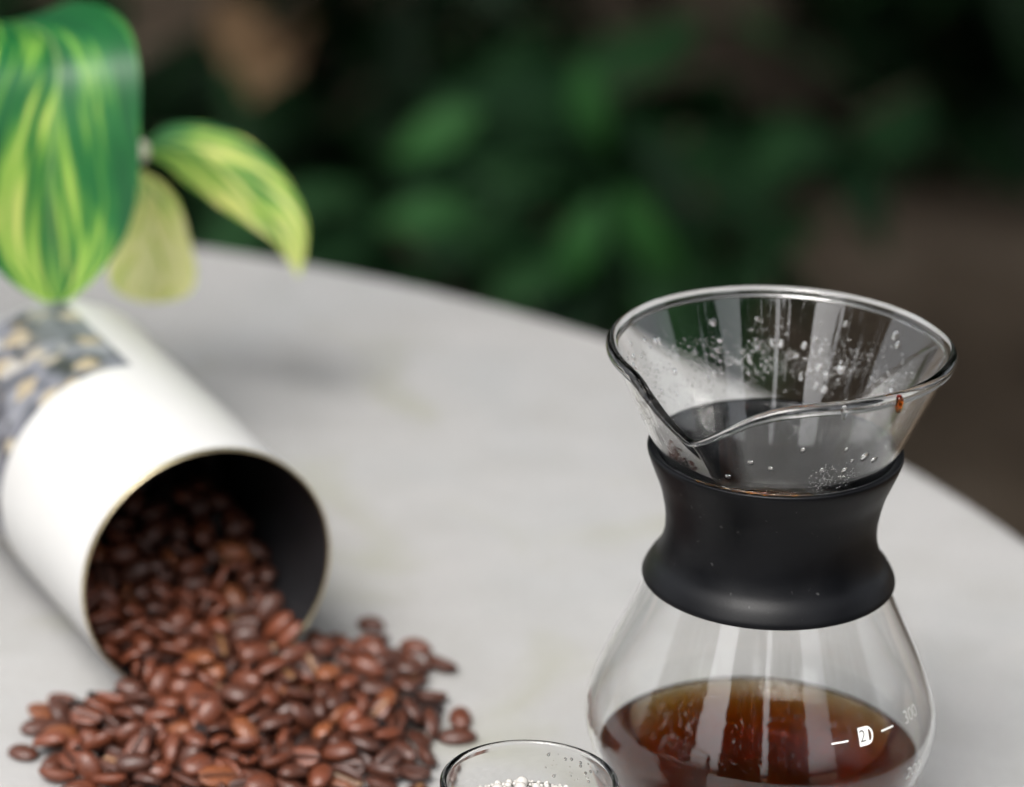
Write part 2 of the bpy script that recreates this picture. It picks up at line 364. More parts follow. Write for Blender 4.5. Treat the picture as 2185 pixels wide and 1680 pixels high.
    # a hanging coffee drop and a clear drop on the rim
    for deg, mat, rad, nm in ((-52.5, 'residue', 1.25, 'coffee_drop'), (-73, 'water', .95, 'water_drop')):
        a = R(deg); r2, z2 = spout(46.9, 154.6, a)
        V = [Vector((r2*math.cos(a), r2*math.sin(a), z2)) + Vector((v.x*rad, v.y*rad, v.z*rad*1.5 + (-1.2*rad if v.z < -.6 else 0))) for v in SV]
        mesh_obj(nm, V, SF, MAT[mat], t)
    # white printed scale wrapped on the glass
    def wrap(pts2, a_deg, z0, lift=.06):
        res = []
        for x, y in pts2:
            z = z0+y; r = outer_r(z)+lift; a = R(a_deg)+x/outer_r(z0); res.append((r*math.cos(a), r*math.sin(a), z))
        return res
    def dash(a0, a1, z, nm, w=.42, mat='ink'):
        L = R(a1-a0)*outer_r(z); n = 10; P = [(L*k/n, s*w/2) for k in range(n+1) for s in (-1, 1)]
        mesh_obj(nm, wrap(P, a0, z), [(2*k, 2*k+2, 2*k+3, 2*k+1) for k in range(n)], MAT[mat], t)
    def glyphs(txt, size, a_deg, z0, nm, mat, lift=.06):
        cd = bpy.data.curves.new('txt', 'FONT'); cd.body = txt; cd.size = size; cd.align_x = 'CENTER'; cd.align_y = 'CENTER'; cd.resolution_u = 4; cd.offset = -.004*size
        to = bpy.data.objects.new('txt', cd); COL.objects.link(to); dg = bpy.context.evaluated_depsgraph_get(); dg.update(); me = bpy.data.meshes.new_from_object(to.evaluated_get(dg))
        bm = bmesh.new(); bm.from_mesh(me); bmesh.ops.triangulate(bm, faces=bm.faces); V = [(v.co.x, v.co.y) for v in bm.verts]; Fc = [tuple(v.index for v in f.verts) for f in bm.faces]; bm.free()
        bpy.data.objects.remove(to); bpy.data.meshes.remove(me); bpy.data.curves.remove(cd)
        mesh_obj(nm, wrap(V, a_deg, z0, lift), Fc, MAT[mat], t, smooth=False)
    dash(-69.2, -62.8, 58.6, 'scale_mark'); dash(-48.6, -42.6, 58.6, 'scale_mark')
    # cup icon: rounded body with an open handle on its right
    def icon(a_deg, z0):
        n = 18; outer = [(-2.3, -2.4), (-2.3, 2.4), (.3, 2.4)] + [(.3+2.3*math.sin(math.pi*k/n), 2.4*math.cos(math.pi*k/n)) for k in range(1, n)] + [(.3, -2.4)]
        hole = [(1.0, 1.55)] + [(1.0+1.0*math.sin(math.pi*k/10), 1.55*math.cos(math.pi*k/10)) for k in range(1, 10)] + [(1.0, -1.55)]
        bm = bmesh.new()
        for loop in (outer, hole):
            vs_ = [bm.verts.new((x, y, 0)) for x, y in loop]
            for i in range(len(vs_)): bm.edges.new((vs_[i], vs_[(i+1) % len(vs_)]))
        bmesh.ops.triangle_fill(bm, use_beauty=True, edges=bm.edges[:])
        bm.verts.index_update()
        V = [(v.co.x, v.co.y) for v in bm.verts]; Fc = [tuple(v.index for v in f.verts) for f in bm.faces]; bm.free()
        mesh_obj('cup_icon', wrap(V, a_deg, z0), Fc, MAT['ink'], t, smooth=False)
    icon(-55.7, 58.8); glyphs('2', 4.5, -57.0, 58.8, 'cup_digit', 'ink_dark', .12)
    glyphs('300', 5.0, -31.5, 58.6, 'scale_number', 'ink_faint'); glyphs('200', 5.2, -33.5, 43.2, 'scale_number', 'ink')
    tag(t, 'clear glass pour-over carafe with flared spouted top and black grip sleeve', 'carafe')
    # the coffee inside
    ZC = 34.2; prof = [(0, TH-.25), (15, TH-.25)] + [(r+.35, z-.1) for r, z in innp if TH+.6 < z < ZC-1.2] + [(inner_r(ZC)+.35, ZC), (inner_r(ZC)-1.4, ZC), (0, ZC)]
    V, Fc = lathe(prof, 192, closed=False); o = recalc(mesh_obj('black_coffee', V, Fc, MAT['coffee'], None, loc=(CX, CY, 0)))
    tag(o, 'dark amber-edged brewed coffee at the bottom of the glass carafe', 'coffee')
carafe()

# ------------------------------------------------------------------ small glass with milk foam
JX, JY, JZ = 7.6, 867.5, 62.0
def small_glass():
    t = empty('small_glass', (JX, JY, 0))
    o = [(16, 0), (19, .8), (21.2, 6), (22.9, 18), (23.9, 32), (24.0, 45), (23.6, 56), (23.35, 60.4)]
    o = [(p.x, p.y) for p in spline([(a, b, 0) for a, b in o], 6)]; i = offset(o, 1.6)
    bead = [(22.5+.95*math.cos(a), 61.1+.95*math.sin(a)) for a in [math.pi*k/10 for k in range(0, 11)]]
    prof = [(0, 0)] + o + bead + [q for q in reversed(i) if q[1] > 4.2] + [(14, 3.6), (0, 3.4)]
    V, Fc = lathe(prof, 160, closed=False); recalc(mesh_obj('glass_wall', V, Fc, MAT['glass'], t))
    rnd = random.Random(3); bm = bmesh.new(); bmesh.ops.create_icosphere(bm, subdivisions=1, radius=1); LV = [v.co.copy() for v in bm.verts]; LF = [tuple(v.index for v in f.verts) for f in bm.faces]; bm.free()
    parts = []
    for _ in range(34):
        a = R(rnd.uniform(10, 80)); z = rnd.uniform(52, 59); r = 22.3; rad = rnd.choice((.15, .2, .3, .5))
        c = Vector((r*math.cos(a), r*math.sin(a), z)); parts.append(([c+v*rad for v in LV], LF))
    V, Fc = merge(parts); q = mesh_obj('droplets', V, Fc, MAT['water'], t); q['kind'] = 'stuff'
    tag(t, 'small clear drinking glass with rounded rim holding bubbly white foam', 'glass')
    ir = lambda z: 20.9
    V, Fc = lathe([(0, 3.9), (14, 4.0), (18.6, 8), (20.9, 18), (22.0, 32), (22.2, 44), (22.1, 49.8), (0, 50.2)], 96, closed=False)
    parts = [(V, Fc)]; pts = []
    bm = bmesh.new(); bmesh.ops.create_icosphere(bm, subdivisions=2, radius=1); SV = [v.co.copy() for v in bm.verts]; SF = [tuple(v.index for v in f.verts) for f in bm.faces]; bm.free()
    for _ in range(6000):
        a = rnd.uniform(0, 2*math.pi); q = 21.4*math.sqrt(rnd.random()); rad = rnd.choice((.5, .6, .8, 1.0, 1.3, 1.8)); q = min(q, 21.9-rad)
        p = Vector((q*math.cos(a), q*math.sin(a), 50.2+rad*.2))
        if all((p-b).length > (rad+rb)*.82 for b, rb in pts): pts.append((p, rad))
    for p, rad in pts: parts.append(([p+v*rad for v in SV], SF))
    V, Fc = merge(parts); o = mesh_obj('milk_foam', V, Fc, MAT['foam'], None, loc=(JX, JY, 0)); tag(o, 'frothy white foam bubbles filling the small clear glass', 'foam')
small_glass()

# ------------------------------------------------------------------ tipped coffee can
KX, KY, KR, KPSI, KL = -90.69, 1035.08, 40.54, .472, 138.5
KB = Vector((-math.sin(KPSI), math.cos(KPSI), 0)); KSd = Vector((math.cos(KPSI), math.sin(KPSI), 0)); KU = Vector((0, 0, 1)); K0 = Vector((KX, KY, KR+.05))
def can():
    t = empty('coffee_can', (KX, KY, 0)); base = Vector((KX, KY, 0))
    def sweep(prof, seg=128, a0=0, a1=360, closed_prof=False):
        """prof (radius, depth from the mouth) swept round the can's axis"""
        full = abs(a1-a0) >= 359.9; V, Fc = [], []; n = seg if full else seg+1
        for r, s in prof:
            for k in range(n):
                a = R(a0+(a1-a0)*k/seg); V.append(K0-base + KB*s + KSd*(r*math.cos(a)) + KU*(r*math.sin(a)))
        m = len(prof)
        for i in range(m if closed_prof else m-1):
            for k in range(n if full else n-1):
                k2 = (k+1) % n; j = (i+1) % m; Fc.append((i*n+k, i*n+k2, j*n+k2, j*n+k))
        return V, Fc
    V, Fc = sweep([(KR-.05, 1.2), (KR, 2), (KR, KL-3), (KR-.8, KL-.8), (KR-2.4, KL), (.01, KL)]); recalc(mesh_obj('outer_wall', V, Fc, MAT['can_white'], t))
    V, Fc = sweep([(KR-.75, .5), (KR-.75, KL-2), (.01, KL-2)]); o = mesh_obj('inner_lining', V, Fc, MAT['can_black'], t)
    V, Fc = sweep([(KR-.72, 1.3)]+[(KR-.36+.42*math.cos(a), .1-.42*math.sin(a)*1.2) for a in [math.pi*(1-k/8) for k in range(9)]]+[(KR+.06, 1.3)], 160, closed_prof=True); recalc(mesh_obj('rolled_rim', V, Fc, MAT['brass'], t))
    # printed label: back part of the can, its seam runs along the top
    prof = [(KR+.12, 73.5), (KR+.14, 74), (KR+.14, KL-3.6), (KR+.02, KL-3.2)]; seg = 150; a0, a1 = 84.5, 84.5+318
    V, Fc = sweep(prof, seg, a0, a1); o = mesh_obj('printed_label', V, Fc, MAT['label'], t)
    uvl = o.data.uv_layers.new(name='UVMap')
    for lp in o.data.loops:
        i, k = divmod(lp.vertex_index, seg+1); uvl.data[lp.index].uv = (R((a1-a0)*k/seg)*KR*S*4, prof[i][1]*S*4)
    o['label'] = 'grey printed wrap with cream blossom-like blotches'
    tag(t, 'white metal coffee can lying on its side, open mouth spilling beans', 'can')
can()

# ------------------------------------------------------------------ coffee beans: dropped with rigid bodies, then frozen
def bean_mesh(name, a, b, c, seed, chaff=0.0):
    rnd = random.Random(seed); angs = [-90, -84, -78, -68, -50, -25, 0, 25, 50, 75, 100, 125, 150, 180, 205, 230, 248, 258, 264]; nx = 13
    V, Fc, CR = [], [], []
    off = rnd.uniform(-.15, .15)
    V.append((-a, 0, .1)); CR.append(.2)
    for i in range(1, nx):
        u = -math.cos(math.pi*i/nx); w = (1-abs(u)**2.25)**.5
        for d in angs:
            y = math.cos(R(d)); z = math.sin(R(d)); yy = b*w*y
            if z > 0: zz = c*w*z
            else: zz = .34*c*w*z*(1-.0*abs(u))
            cre = 0
            if z < 0:
                g = math.exp(-((yy-off*.8*math.sin(u*2.2))/.55)**2); zz += 1.25*g*(1-abs(u)**4); cre = g
            V.append((a*u*(1+.03*math.sin(3*y)), yy, zz + .12*math.sin(2.2*u+seed))); CR.append(cre)
    V.append((a, 0, .1)); CR.append(.2); m = len(angs); last = len(V)-1
    for k in range(m):
        k2 = (k+1) % m; Fc.append((0, 1+k2, 1+k)); Fc.append((last, 1+(nx-2)*m+k, 1+(nx-2)*m+k2))
        for i in range(nx-2): Fc.append((1+i*m+k, 1+i*m+k2, 1+(i+1)*m+k2, 1+(i+1)*m+k))
    me = bpy.data.meshes.new(name); me.from_pydata([tuple(Vector(v)*S) for v in V], [], Fc); me.polygons.foreach_set('use_smooth', [True]*len(me.polygons))
    at = me.color_attributes.new('crease', 'FLOAT_COLOR', 'POINT')
    for i, q in enumerate(CR): at.data[i].color = (q, q, q, 1)
    me.materials.append(MAT['bean']); me.update()
    bm = bmesh.new(); bm.from_mesh(me); bmesh.ops.recalc_face_normals(bm, faces=bm.faces); bm.to_mesh(me); bm.free(); return me
BEANS = [bean_mesh('coffee_bean', a, b, c, k) for k, (a, b, c) in enumerate(((5.5, 3.75, 2.9), (5.1, 3.6, 2.75), (6.0, 3.9, 3.0), (4.6, 3.6, 3.0), (5.6, 3.3, 2.5), (5.0, 3.9, 2.6), (5.8, 3.6, 3.1)), 1)]
POLY = [(-141, 1009), (-134, 1023), (-126, 1034), (-112, 1030), (-60, 1056), (-57, 1077), (-41, 1077), (-25, 1048), (-17, 1030), (-21, 987), (-27, 967), (-46, 950), (-80, 942), (-115, 948), (-128, 966), (-137, 983)]
def inside(x, y):
    c = False; n = len(POLY)
    for i in range(n):
        (x1, y1), (x2, y2) = POLY[i], POLY[(i+1) % n]
        if (y1 > y) != (y2 > y) and x < (x2-x1)*(y-y1)/(y2-y1)+x1: c = not c
    return c
def edge_dist(x, y):
    return min(((Vector((x, y))-(a+(b-a)*max(0, min(1, (Vector((x, y))-a).dot(b-a)/(b-a).length_squared)))).length) for a, b in [(Vector(POLY[i]), Vector(POLY[(i+1) % len(POLY)])) for i in range(len(POLY))])
def wedge_z(s): return 3.0+.58*max(0, s-4)
def simulate():
    K = .1                                   # mm -> simulation units (1 unit = 1 cm)
    rnd = random.Random(21); tmp = []
    def link(me, name):
        o = bpy.data.objects.new(name, me); COL.objects.link(o); tmp.append(o); return o
    def pm(name, V, Fc):
        me = bpy.data.meshes.new(name); me.from_pydata([tuple(Vector(v)*K) for v in V], [], Fc); me.update(); return link(me, name)
    # passive: table slab, can wall, mound core inside the can
    x0, x1, y0, y1 = -400, 200, 700, 1400
    tab = pm('sim_table', [(x, y, z) for z in (-40, 0) for x, y in ((x0, y0), (x1, y0), (x1, y1), (x0, y1))], [(3, 2, 1, 0), (4, 5, 6, 7), (0, 1, 5, 4), (1, 2, 6, 5), (2, 3, 7, 6), (3, 0, 4, 7)])
    V, Fc = [], []; n = 40
    for r, s in ((KR-.8, 0), (KR-.8, KL-2), (KR+1.2, KL), (KR+1.2, 0)):
        for k in range(n):
            a = 2*math.pi*k/n; V.append(K0+KB*s+KSd*(r*math.cos(a))+KU*(r*math.sin(a)))
    for i in range(4):
        for k in range(n): k2 = (k+1) % n; j = (i+1) % 4; Fc.append((i*n+k, i*n+k2, j*n+k2, j*n+k))
    cano = pm('sim_can', V, Fc)
    V = []
    for s in (4, 90):
        for w in (-39, 39):
            for z in (-2, wedge_z(s)): V.append(K0*1-KU*KR+KB*s+KSd*w+KU*z)
    wed = pm('sim_wedge', V, [(0, 2, 6, 4), (1, 5, 7, 3), (0, 1, 3, 2), (4, 6, 7, 5), (0, 4, 5, 1), (2, 3, 7, 6)])
    # active
    spots = []
    mouth_front = lambda x, y: (Vector((x, y, 0))-Vector((KX, KY, 0))).dot(-KB)
    g = 9.4; y = 938
    while y < 1085:
        x = -158
        while x < -5:
            px, py = x+rnd.uniform(-2.4, 2.4), y+rnd.uniform(-2.4, 2.4)
            fr = mouth_front(px, py); sd_ = (Vector((px, py, 0))-Vector((KX, KY, 0))).dot(KSd)
            if inside(px, py) and not (fr < 3 and abs(sd_) < 46):
                e = edge_dist(px, py)
                h = 4.5+min(e, 26)*.30+12*math.exp(-(((fr-8)/24)**2+(sd_/40)**2))
                if not (e < 5 and rnd.random() < .12):
                    for k in range(max(1, round(h/4.3))): spots.append((px+rnd.uniform(-1, 1), py+rnd.uniform(-1, 1), 6.5+k*11.5))
            x += g
        y += g
    s = 4
    while s < 66:
        for w in range(-4, 5):
            for k in range(2):
                ww = w*9.4+rnd.uniform(-1, 1)
                if abs(ww) > KR-8: continue
                z = max(wedge_z(s), KR-math.sqrt((KR-5)**2-ww*ww))+5+k*10.5
                if math.hypot(ww, z-KR) < KR-5: q = Vector((KX, KY, 0))+KB*(s+rnd.uniform(-1, 1))+KSd*ww; spots.append((q.x, q.y, z))
        s += 10
    act = []
    for i, (x, y, z) in enumerate(spots):
        src = BEANS[rnd.randrange(len(BEANS))]; me = bpy.data.meshes.get('sim_'+src.name)
        if me is None:
            me = src.copy(); me.name = 'sim_'+src.name; me.transform(Matrix.Scale(K/S, 4))
        o = link(me, 'sim_bean'); o.location = Vector((x, y, z))*K
        q = Quaternion((1, 0, 0), R(rnd.choice((0, 0, 180, 180, 180, 90))+rnd.gauss(0, 30))); o.rotation_mode = 'QUATERNION'
        o.rotation_quaternion = Quaternion((0, 0, 1), rnd.uniform(0, 6.28)) @ Quaternion((0, 1, 0), R(rnd.gauss(0, 25))) @ q; act.append((o, src))
    bpy.ops.rigidbody.world_add(); rw = scene.rigidbody_world
    rw.substeps_per_frame = 12; rw.solver_iterations = 20; scene.gravity = (0, 0, -60)
    bpy.ops.object.select_all(action='DESELECT')
    for o in tmp: o.select_set(True)
    bpy.context.view_layer.objects.active = act[0][0]; bpy.ops.rigidbody.objects_add(type='ACTIVE')
    for o in (tab, cano, wed): o.rigid_body.type = 'PASSIVE'; o.rigid_body.collision_shape = 'MESH' if o is cano else 'CONVEX_HULL'; o.rigid_body.friction = .9; o.rigid_body.use_margin = True; o.rigid_body.collision_margin = .01
    for o, _ in act:
        b = o.rigid_body; b.collision_shape = 'CONVEX_HULL'; b.mass = .2; b.friction = 1.1; b.restitution = .02; b.linear_damping = .25; b.angular_damping = .55; b.use_margin = True; b.collision_margin = .012
    scene.frame_start = 1; rw.point_cache.frame_end = 120
    for f in range(1, 91): scene.frame_set(f)
    dg = bpy.context.evaluated_depsgraph_get(); res = []
    for o, src in act:
        mw = o.evaluated_get(dg).matrix_world; loc, q, _ = mw.decompose(); res.append((src, loc/K, q))
    bpy.ops.rigidbody.world_remove()
    for o in tmp: bpy.data.objects.remove(o)
    for m in [m for m in bpy.data.meshes if m.name.startswith('sim_')]: bpy.data.meshes.remove(m)
    for c in [c for c in bpy.data.collections if c.name.startswith('RigidBody')]: bpy.data.collections.remove(c)
    scene.frame_set(1); scene.gravity = (0, 0, -9.81)
    return res
def beans():
    res = simulate(); eye = Vector((0, 0, CAM_H)); can_c = Vector((KX, KY, 0))
    res = [b for b in res if b[1].z > 0 and b[1].z < 90 and (b[1]-Vector((-85, 1010, 0))).length < 140]
    res = [b for b in res if (b[1]-can_c).dot(KB) > 0 or inside(b[1].x, b[1].y) or edge_dist(b[1].x, b[1].y) < 9]
    def hidden(i):
        p = res[i][1]; d = (eye-p).normalized(); c = 0
        for j, (_, q, _) in enumerate(res):
            if j != i:
                v = q-p; al = v.dot(d)
                if al > 1 and (v-d*al).length < 4.2: c += 1
        return c
    vis = sorted(range(len(res)), key=lambda i: (hidden(i), -res[i][1].z))
    keep = vis[:300]; rest = vis[300:]; rnd = random.Random(5)
    for i in keep:
        me, p, q = res[i]; o = bpy.data.objects.new('coffee_bean', me); COL.objects.link(o); o.location = p*S; o.rotation_mode = 'QUATERNION'; o.rotation_quaternion = q
        t_ = rnd.random(); tone, c0 = (('light orange-brown', (.165, .050, .017)) if t_ > .94 else ('reddish-brown', (.118, .031, .0130)) if t_ > .42 else ('dark brown', (.062, .018, .0088)))
        k_ = rnd.uniform(.8, 1.2); crease = (q @ Vector((0, 0, -1))).dot((eye-p).normalized()) > .35; chaff = crease and rnd.random() < .3
        o.color = (c0[0]*k_, c0[1]*k_, c0[2]*k_, 1 if chaff else 0)
        face = 'with pale chaff in its crease' if chaff else 'with its crease showing' if crease else 'with its rounded back showing'
        if (p-can_c).dot(KB) > 1 and abs((p-can_c).dot(KSd)) < KR: tag(o, f'{tone} coffee bean {face}, inside the tipped can', 'coffee bean', f'{tone} beans {face} inside the can')
        else: tag(o, f'{tone} coffee bean {face}, in the heap on the table', 'coffee bean', f'{tone} beans {face} in the heap')
    # the beans buried below: one mass
    parts = []
    def add(me, p, q):
        mt = Matrix.Translation(p) @ q.to_matrix().to_4x4(); parts.append(([mt @ (v.co/S) for v in me.vertices], [tuple(f.vertices) for f in me.polygons]))
    for i in rest: add(*res[i])
    for s in range(8, 80, 7):
        for w in range(-34, 35, 8):
            zb = KR-math.sqrt(max(0, (KR-5)**2-w*w)); z = zb+1
            while z < wedge_z(s)-3.5:
                q = Quaternion((rnd.gauss(0, 1), rnd.gauss(0, 1), rnd.gauss(0, 1), rnd.gauss(0, 1))).normalized(); add(rnd.choice(BEANS), Vector((KX, KY, 0))+KB*s+KSd*w+KU*z, q); z += 6.5
    V, Fc = merge(parts); o = mesh_obj('buried_coffee_beans', V, Fc, MAT['bean']); at = o.data.color_attributes.new('crease', 'FLOAT_COLOR', 'POINT')
    o.color = (.07, .021, .010, 0); tag(o, 'buried roasted beans filling the can below the top layer', 'coffee beans', kind='stuff')
    print('BEANS', len(res), len(keep), len(rest), len(V))
beans()

# ------------------------------------------------------------------ plants
BROAD = [(0, .1), (.1, .5), (.25, .72), (.45, .84), (.6, .96), (.72, 1), (.8, .96), (.86, .85), (.91, .68), (.95, .46), (.98, .24), (1, .04)]
def table_lerp(tb, v):
    for (a, x), (b, y) in zip(tb, tb[1:]):
        if a <= v <= b: return x+(y-x)*(v-a)/(b-a)
    return tb[-1][1]
def leaf_mesh(name, mid, width, side, mat, fold=.25, nx=8, shape='heart', wave=0.0, curl=0.0):
    """blade along the 3D midrib curve; side gives the across direction at each point (list or one vector)."""
    P = spline(mid, 6); n = len(P)-1; V, Fc, UV = [], [], []
    L = [0]
    for i in range(n): L.append(L[-1]+(P[i+1]-P[i]).length)
    sides = [Vector(s) for s in side] if isinstance(side[0], (tuple, list, Vector)) else [Vector(side)]*2
    for i in range(n+1):
        v = L[i]/L[-1]; tg = (P[min(i+1, n)]-P[max(i-1, 0)]).normalized()
        f = v*(len(sides)-1); k = min(int(f), len(sides)-2); sd_ = sides[k].lerp(sides[k+1], f-k); sd_ = (sd_-tg*sd_.dot(tg)).normalized(); nm = sd_.cross(tg)
        if shape == 'heart': w = (math.sin(math.pi*min(1, v**.62*.97+.03)))**.72*(1-.12*v)
        elif shape == 'broad': w = table_lerp(BROAD, v)
        else: w = math.sin(math.pi*min(1, v**.8))**.9
        w = max(w, .015)*width/2
        for j in range(-nx, nx+1):
            u = j/nx; back = (.16*width*(abs(u)**1.6)*(1-v)**3 if shape == 'heart' else 0)
            V.append(P[i]+sd_*(u*w)+nm*(fold*abs(u)*w - curl*u*u*w + wave*math.sin(v*9+u*2)*w*abs(u))-tg*back); UV.append((u, v))
    m = 2*nx+1
    for i in range(n):
        for j in range(m-1): k = i*m+j; Fc.append((k, k+1, k+m+1, k+m))
    me = bpy.data.meshes.new(name); me.from_pydata([tuple(Vector(v)*S) for v in V], [], Fc); me.polygons.foreach_set('use_smooth', [True]*len(me.polygons)); me.materials.append(mat)
    uvl = me.uv_layers.new(name='UVMap')
    for lp in me.loops: uvl.data[lp.index].uv = UV[lp.vertex_index]
    me.update(); return me
def pothos():
    bx, by = -345, 1250; t = empty('pothos_plant', (bx, by, 0)); off = Vector((bx, by, 0))
    def part(name, V, Fc, mat): return recalc(mesh_obj(name, [Vector(v)-off for v in V], Fc, MAT[mat], t))
    V, Fc = lathe([(0, 0), (44, 0), (47, 3), (60, 92), (66, 93), (66, 112), (60, 112), (58, 96), (0, 94)], 64, closed=False); recalc(mesh_obj('pot', V, Fc, MAT['clay'], t))
    V, Fc = lathe([(0, 100), (30, 101), (58, 97), (58, 95), (0, 94.5)], 48, closed=False); recalc(mesh_obj('soil', V, Fc, MAT['pot_soil'], t))
    vine = spline([(-345, 1250, 98), (-335, 1248, 150), (-290, 1250, 168), (-235, 1258, 152), (-190, 1262, 122), at(139, 152, 1257)], 8); part('vine', *tube(vine, [3.4-1.4*i/(len(vine)-1) for i in range(len(vine))], 10), 'petiole')
    def leaf(mid, width, side, pet, mat='pothos', **kw):
        o = bpy.data.objects.new('leaf', leaf_mesh('leaf', [Vector(q)-off for q in mid], width, side, MAT[mat], **kw)); COL.objects.link(o); o.parent = t
        part('petiole', *tube(spline(pet, 8), 1.7, 8), 'petiole'); return o
    for spec in LEAVES: leaf(*spec[:4], **spec[4])
    V, Fc = lathe([(0, -4), (3.2, -2.5), (4.2, 0), (3.4, 3), (0, 4.5)], 16, closed=False); part('node', [Vector(v)+at(139, 152, 1257) for v in V], Fc, 'node')
    tag(t, 'potted pothos with drooping yellow-streaked green leaves behind the white can', 'plant')
def at(px, py, Y):
    """point at depth Y (mm along the table) seen through a pixel of the 1024-wide picture"""
    v = fw + cr*((px-512)/3749.2) - cu*((py-393.5)/3749.2); return Vector((0, 0, CAM_H)) + v*(Y/v.y)
def mid(*q): return [at(*p) for p in q]
# leaves: midrib, width, across direction, petiole, options
LEAVES = [
    (mid((-40, 40, 1262), (5, 22, 1232), (45, 34, 1204), (58, 66, 1186), (54, 120, 1178), (51, 180, 1174), (52, 245, 1172), (58, 306, 1170)), 58, [(.9, -.2, -.35), (.95, .1, .1), (1, .15, .05), (1, .15, 0), (1, .1, 0)], [(-290, 1250, 168), (-262, 1262, 172), at(-40, 40, 1262)], dict(fold=-.16, wave=.05, shape='broad')),
    (mid((141, 152, 1256), (176, 147, 1256), (222, 166, 1256), (264, 199, 1254), (290, 233, 1252), (299, 277, 1250)), 25, [(.1, .2, 1), (.25, .3, 1), (.55, .3, .8), (.8, .3, .5), (1, .2, .2)], [(-158, 1258, 88), (-159, 1257, 89), at(141, 152, 1256)], dict(fold=.15, wave=.03, shape='lance', mat='pothos_light')),
    (mid((139, 170, 1248), (146, 196, 1242), (151, 232, 1236), (151, 268, 1226), (146, 302, 1216)), 31, [(1, .3, 0), (1, .2, .1), (1, .1, .05), (1, 0, 0)], [(-159, 1257, 87), (-158, 1252, 82), at(139, 170, 1248)], dict(fold=.45, wave=.04, shape='broad', mat='pothos_pale')),
    ([(-300, 1240, 168), (-312, 1212, 172), (-322, 1180, 150), (-326, 1160, 112)], 80, (1, -.2, 0), [(-320, 1249, 160), (-310, 1246, 165), (-300, 1240, 168)], dict(fold=.2, wave=.05)),
    ([(-350, 1270, 140), (-372, 1296, 150), (-396, 1318, 128), (-408, 1330, 92)], 80, (.7, .7, 0), [(-345, 1250, 100), (-346, 1258, 124), (-350, 1270, 140)], dict(fold=.2, wave=.05)),
]
pothos()

def shrub(name, label, base, height, spread, nstem, nleaf, lsize, mat, seed, group='shrubs growing beyond the table'):
    rnd = random.Random(seed); t = empty(name, (base[0], base[1], GZ-8)); stems = []; parts = []
    for k in range(nstem):
        a = rnd.uniform(0, 6.28); q = spread*rnd.uniform(.35, 1); h = height*rnd.uniform(.65, 1.0)
        P = spline([(0, 0, 0), (q*.18*math.cos(a), q*.18*math.sin(a), h*.4), (q*.55*math.cos(a+.2), q*.55*math.sin(a+.2), h*.8), (q*math.cos(a+.3), q*math.sin(a+.3), h*.93)], 6)
        parts.append(tube(P, [7-5*i/(len(P)-1) for i in range(len(P))], 6)); stems.append(P)
    V, Fc = merge(parts); recalc(mesh_obj('stem', V, Fc, MAT['bark'], t))
    kinds = [leaf_mesh('leaf', [(0, 0, 0), (lsize*.33, 0, lsize*.06), (lsize*.7, 0, 0), (lsize, 0, -lsize*dr)], lsize*wd, (0, 1, 0), MAT[mat], fold=.18, nx=3, shape='lance') for wd, dr in ((.42, .12), (.36, .22), (.5, .05))]
    for k in range(nleaf):
        P = stems[k % nstem]; f = rnd.uniform(.12, 1)**.9; p = P[min(len(P)-1, int(f*(len(P)-1)))]
        o = bpy.data.objects.new('leaf', rnd.choice(kinds)); COL.objects.link(o); o.parent = t
        o.location = (p+Vector((rnd.gauss(0, 18), rnd.gauss(0, 18), rnd.gauss(0, 14))))*S; o.rotation_euler = (rnd.gauss(0, .4), rnd.gauss(.35, .4), rnd.uniform(0, 6.28)); o.scale = (rnd.uniform(.7, 1.25),)*3
    tag(t, label, 'shrub', group); return t
GREEN_SHRUB = shrub('leafy_shrub', 'green leafy shrub with pointed drooping leaves just beyond the table', (60, 2750), 520, 330, 12, 190, 130, 'leaf_a', 1)
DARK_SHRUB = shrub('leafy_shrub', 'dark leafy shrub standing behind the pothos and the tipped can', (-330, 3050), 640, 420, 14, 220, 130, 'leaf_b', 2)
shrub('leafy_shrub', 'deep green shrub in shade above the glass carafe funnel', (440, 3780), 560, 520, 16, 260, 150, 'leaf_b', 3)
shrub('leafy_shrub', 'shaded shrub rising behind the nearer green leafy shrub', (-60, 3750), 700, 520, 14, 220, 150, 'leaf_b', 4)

shrub('leafy_shrub', 'low dark shrub between the pothos side shrub and the green leafy one', (-170, 3250), 380, 330, 12, 170, 130, 'leaf_b', 6)
